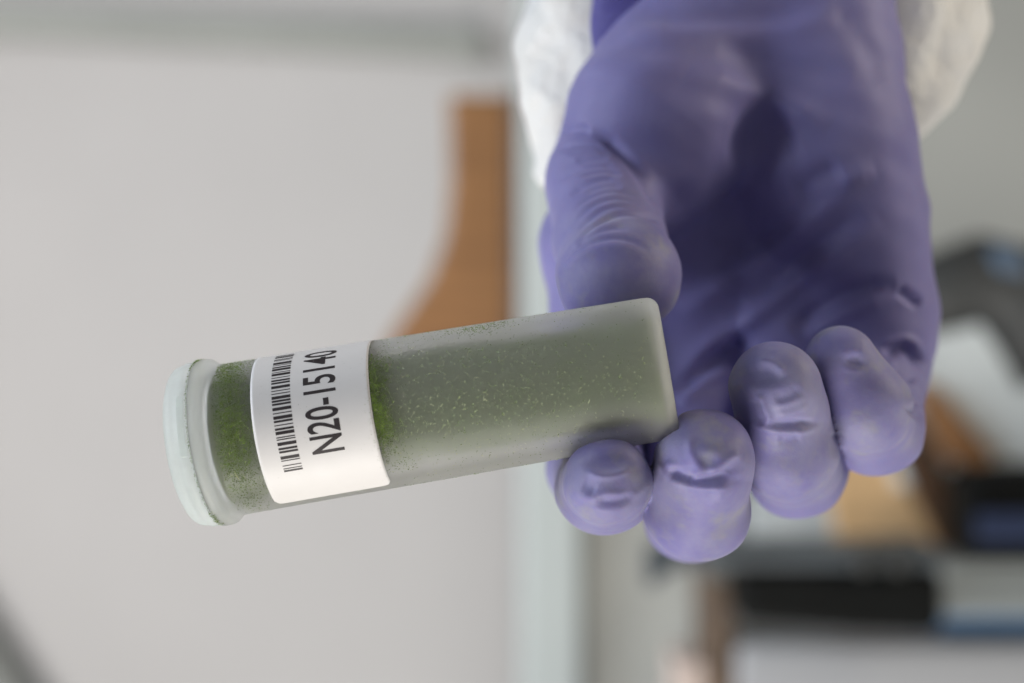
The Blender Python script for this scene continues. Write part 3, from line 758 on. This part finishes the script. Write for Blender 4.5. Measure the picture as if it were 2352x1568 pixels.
def displace(V, Q, strokes):
    N = vnormals(V, Q)
    dist = -V[:, 2]; u = V[:, 0] / (K * dist) + PXW / 2; v = -V[:, 1] / (K * dist) + PXH / 2
    facing = np.clip((N[:, 2] + 0.05) / 0.35, 0, 1)
    H = np.zeros(len(V))
    for pts, amp, wd, (d0, d1) in strokes:
        P = np.array(pts); pad = 40 + wd * 30
        sel = np.where((u > P[:, 0].min() - pad) & (u < P[:, 0].max() + pad) & (v > P[:, 1].min() - pad) & (v < P[:, 1].max() + pad) & (dist > d0) & (dist < d1) & (facing > 0))[0]
        if len(sel) == 0: continue
        # smooth the polyline
        for _ in range(2):
            q = [P[0]]
            for a, b in zip(P, P[1:]): q += [a * .75 + b * .25, a * .25 + b * .75]
            P = np.array(q + [P[-1]])
        uu, vv = u[sel], v[sel]; best = np.full(len(sel), 1e9); tt = np.zeros(len(sel))
        cum = np.concatenate(([0], np.cumsum(np.linalg.norm(np.diff(P, axis=0), axis=1))))
        for i in range(len(P) - 1):
            a, b = P[i], P[i + 1]; ab = b - a; l2 = ab @ ab + 1e-9
            t = np.clip(((uu - a[0]) * ab[0] + (vv - a[1]) * ab[1]) / l2, 0, 1)
            dd = np.hypot(uu - a[0] - ab[0] * t, vv - a[1] - ab[1] * t)
            better = dd < best; best = np.where(better, dd, best); tt = np.where(better, (cum[i] + t * np.sqrt(l2)) / cum[-1], tt)
        mm = best * K * dist[sel]
        ends = np.clip(np.minimum(tt, 1 - tt) / 0.20, 0, 1)
        edge = np.clip((dist[sel] - d0) / 4, 0, 1) * np.clip((d1 - dist[sel]) / 4, 0, 1)
        fi = d1 < 400
        g = (1.0 if amp < 0 else 0.85) if fi else (1.75 if d0 >= 362 else 1.15)
        wf = (1.35 if amp < 0 else 0.95) if fi else 1.0
        H[sel] += g * amp * np.exp(-(mm / (wf * wd)) ** 2) * ends * facing[sel] * edge
    for (cu, cv), (ru, rv), dep, (d0, d1) in dents:
        q = ((u - cu) / ru) ** 2 + ((v - cv) / rv) ** 2
        m_ = (dist > d0) & (dist < d1) & (q < 6)
        H[m_] -= dep * np.exp(-q[m_] ** 1.5) * facing[m_]
    # slow unevenness of the thin rubber
    r3 = np.random.default_rng(3)
    for _ in range(14):
        kv = r3.normal(size=3); kv = kv / np.linalg.norm(kv) * (2 * math.pi / r3.uniform(7, 22))
        H += 0.06 * np.sin(V @ kv + r3.uniform(0, 6.28))
    return V + N * H[:, None]
V = displace(V, Q, strokes)
V = smooth_pass(V, Q, 0.25)

# glove rubber: periwinkle nitrile, matt, dusted with powder on the fingers
mg = Mat('nitrile_glove', rough=0.5, spec=0.2)
n1 = mg.noise(45, 4, 0.6); n2 = mg.noise(95, 4, 0.6); n3 = mg.noise(3200, 3, 0.6); n4 = mg.noise(420, 4, 0.7)
cb_ = mg.ramp(n1, [(0.30, (0.165, 0.150, 0.345)), (0.70, (0.205, 0.190, 0.385))])
dust = mg.ramp(n2, [(0.40, (0, 0, 0)), (0.80, (1, 1, 1))])
atn = mg.n('ShaderNodeAttribute'); atn.attribute_name = 'dust'
mul0 = mg.n('ShaderNodeMath'); mul0.operation = 'MULTIPLY'; mg.l(dust, mul0.inputs[0]); mg.l(atn.outputs['Fac'], mul0.inputs[1])
cb2 = mg.mix(mul0.outputs[0], cb_, (0.265, 0.26, 0.38))
mul = mg.n('ShaderNodeMath'); mul.operation = 'MULTIPLY'
mg.l(mg.ramp(mg.noise(130, 3, 0.6), [(0.56, (0, 0, 0)), (0.76, (0.4, 0.4, 0.4))]), mul.inputs[0]); mg.l(atn.outputs['Fac'], mul.inputs[1]); stain = mul.outputs[0]
mg.l(mg.mix(stain, cb2, (0.33, 0.34, 0.22)), mg.b.inputs['Base Color'])
mg.b.inputs['Sheen Weight'].default_value = 0.1; mg.b.inputs['Sheen Roughness'].default_value = 0.5
mg.b.inputs['Subsurface Weight'].default_value = 0.15; mg.b.inputs['Subsurface Scale'].default_value = 0.003
nb = mg.bump(n4, 0.14, 0.0006); mg.bump(n3, 0.3, 0.00018, nb)

person = empty('person', to_world(PF(1700, -300, 405))[0])
tag(person, 'forearm of a person in a white crinkled sleeve, a periwinkle rubber glove gripping the vial', 'person')
hand = mesh_obj('gloved_hand', np.zeros((0, 3)), [], mg.m)
me = hand.data
Vw = to_world(V)
me.vertices.add(len(Vw)); me.vertices.foreach_set('co', Vw.astype(np.float32).ravel())
me.loops.add(len(Q) * 4); me.loops.foreach_set('vertex_index', Q.astype(np.int32).ravel())
me.polygons.add(len(Q)); me.polygons.foreach_set('loop_start', np.arange(0, len(Q) * 4, 4, dtype=np.int32))
me.polygons.foreach_set('use_smooth', np.ones(len(Q), bool))
me.update(calc_edges=True); me.validate()
at = me.attributes.new('dust', 'FLOAT', 'POINT')
at.data.foreach_set('value', np.clip((368 + V[:, 2]) / 20, 0.0, 1.0).astype(np.float32))
child(hand, person)
hand['label'] = 'periwinkle rubber glove closed around the vial, dusted with powder'

# ------------------------------------------------------------------ crinkled white sleeve
ms = Mat('sleeve_fabric', rough=0.75, color=(0.80, 0.80, 0.80))
s1 = ms.noise(60, 6, 0.65)
ms.l(ms.ramp(s1, [(0.35, (0.86, 0.85, 0.82)), (0.65, (0.94, 0.94, 0.93))]), ms.b.inputs['Base Color'])
ms.bump(ms.noise(75, 6, 0.6), 0.9, 0.006)
ts = ms.n('ShaderNodeBsdfTranslucent'); ts.inputs['Color'].default_value = (0.8, 0.8, 0.8, 1)
mxs = ms.n('ShaderNodeMixShader'); mxs.inputs['Fac'].default_value = 0.35
ms.l(ms.b.outputs['BSDF'], mxs.inputs[1]); ms.l(ts.outputs['BSDF'], mxs.inputs[2]); ms.l(mxs.outputs['Shader'], ms.out.inputs['Surface'])
# outline of the sleeve: left and right edge (photo px) for stations along the arm
st = [(-2600, 1120, 2330), (-1600, 1150, 2320), (-800, 1180, 2300), (-300, 1198, 2280), (-80, 1208, 2268), (0, 1212, 2264), (60, 1210, 2260), (120, 1206, 2250), (180, 1203, 2226), (240, 1204, 2196), (300, 1212, 2140), (350, 1222, 2080), (400, 1234, 2030), (430, 1262, 1980)]
DS = 434.0; NA = 160
SV, SF = [], []; r5 = np.random.default_rng(11)
ph = [(r5.normal(size=3), r5.uniform(0, 6.28), w) for w in (3, 3, 4, 5, 6, 7, 9, 11, 13, 5, 7, 8) for _ in (0, 1)]
fine = []
for (v0, l0, r0), (v1, l1, r1) in zip(st, st[1:]):
    n = max(1, int(abs(v1 - v0) / 14)) if v0 > -400 else 8
    for i in range(n): t = i / n; fine.append((v0 + (v1 - v0) * t, l0 + (l1 - l0) * t, r0 + (r1 - r0) * t - 25))
fine.append(st[-1])
for v_, l_, r_ in fine:
    for j in range(NA):
        q = 2 * math.pi * j / NA
        cu, hu = (l_ + r_) / 2, (r_ - l_) / 2
        tp_ = min(1.0, max(0.0, (430 - v_) / 430)) ** 0.6; dd = DS + (12 + 22 * tp_) * math.sin(q)
        p = PF(cu + hu * math.cos(q) * (DS / dd) ** 0, v_, DS); p[2] = -dd
        # crumple
        w = 0
        for kv, o_, wl in ph:
            w += math.sin((p[0] * kv[0] + p[1] * kv[1] * 0.8 + p[2] * kv[2]) * (1.1 / wl) + o_) * wl * 0.035
        w = (abs(w) - 0.35) * 2.2
        p[0] += math.cos(q) * w; p[2] -= math.sin(q) * w
        SV.append(p)
ns_ = len(fine)
for i in range(ns_ - 1):
    for j in range(NA): SF.append((i * NA + j, i * NA + (j + 1) % NA, (i + 1) * NA + (j + 1) % NA, (i + 1) * NA + j))
sleeve = mesh_obj('sleeve', to_world(np.array(SV)), SF, ms.m, None, True)
child(sleeve, person)
so = sleeve.modifiers.new('thickness', 'SOLIDIFY'); so.thickness = 0.0004
sleeve['label'] = 'crinkled white sleeve bunched behind the gloved wrist'

# loose glove cuff bagging out behind the wrist: thin rubber, light shines through it
mc = Mat('thin_glove_rubber', rough=0.5, spec=0.2, color=(0.19, 0.17, 0.46))
tc_ = mc.n('ShaderNodeBsdfTranslucent'); tc_.inputs['Color'].default_value = (0.30, 0.26, 0.72, 1)
mxc = mc.n('ShaderNodeMixShader'); mxc.inputs['Fac'].default_value = 0.5
mc.l(mc.b.outputs['BSDF'], mxc.inputs[1]); mc.l(tc_.outputs['BSDF'], mxc.inputs[2]); mc.l(mxc.outputs['Shader'], mc.out.inputs['Surface'])
CV, CF = [], []; ca, cs = 72, 44
for i in range(cs):
    t = i / (cs - 1); v_ = -240 + 470 * t
    w_l = 1372 - 14 * math.exp(-((v_ - 60) / 80) ** 2) + 170 * max(0, (v_ - 150) / 80) ** 2
    w_r = 2040 + 16 * math.exp(-((v_ - 150) / 60) ** 2) - 120 * max(0, (v_ - 170) / 60) ** 2
    for j in range(ca):
        q = 2 * math.pi * j / ca; cu, hu = (w_l + w_r) / 2, (w_r - w_l) / 2
        p = PF(cu + hu * math.copysign(abs(math.cos(q)) ** 0.8, math.cos(q)), v_, 401)
        p[2] = -(400 + (10.5 - 3 * t) * math.sin(q)) + 0.5 * math.sin(v_ * 0.045 + 3 * math.cos(q)) + 0.4 * math.sin(v_ * 0.09 - 5 * math.cos(q))
        CV.append(p)
for i in range(cs - 1):
    for j in range(ca): CF.append((i * ca + j, i * ca + (j + 1) % ca, (i + 1) * ca + (j + 1) % ca, (i + 1) * ca + j))
cuff = mesh_obj('glove_cuff', to_world(np.array(CV)), CF, mc.m, None, True)
child(cuff, person); cuff.modifiers.new('thickness', 'SOLIDIFY').thickness = 0.0003
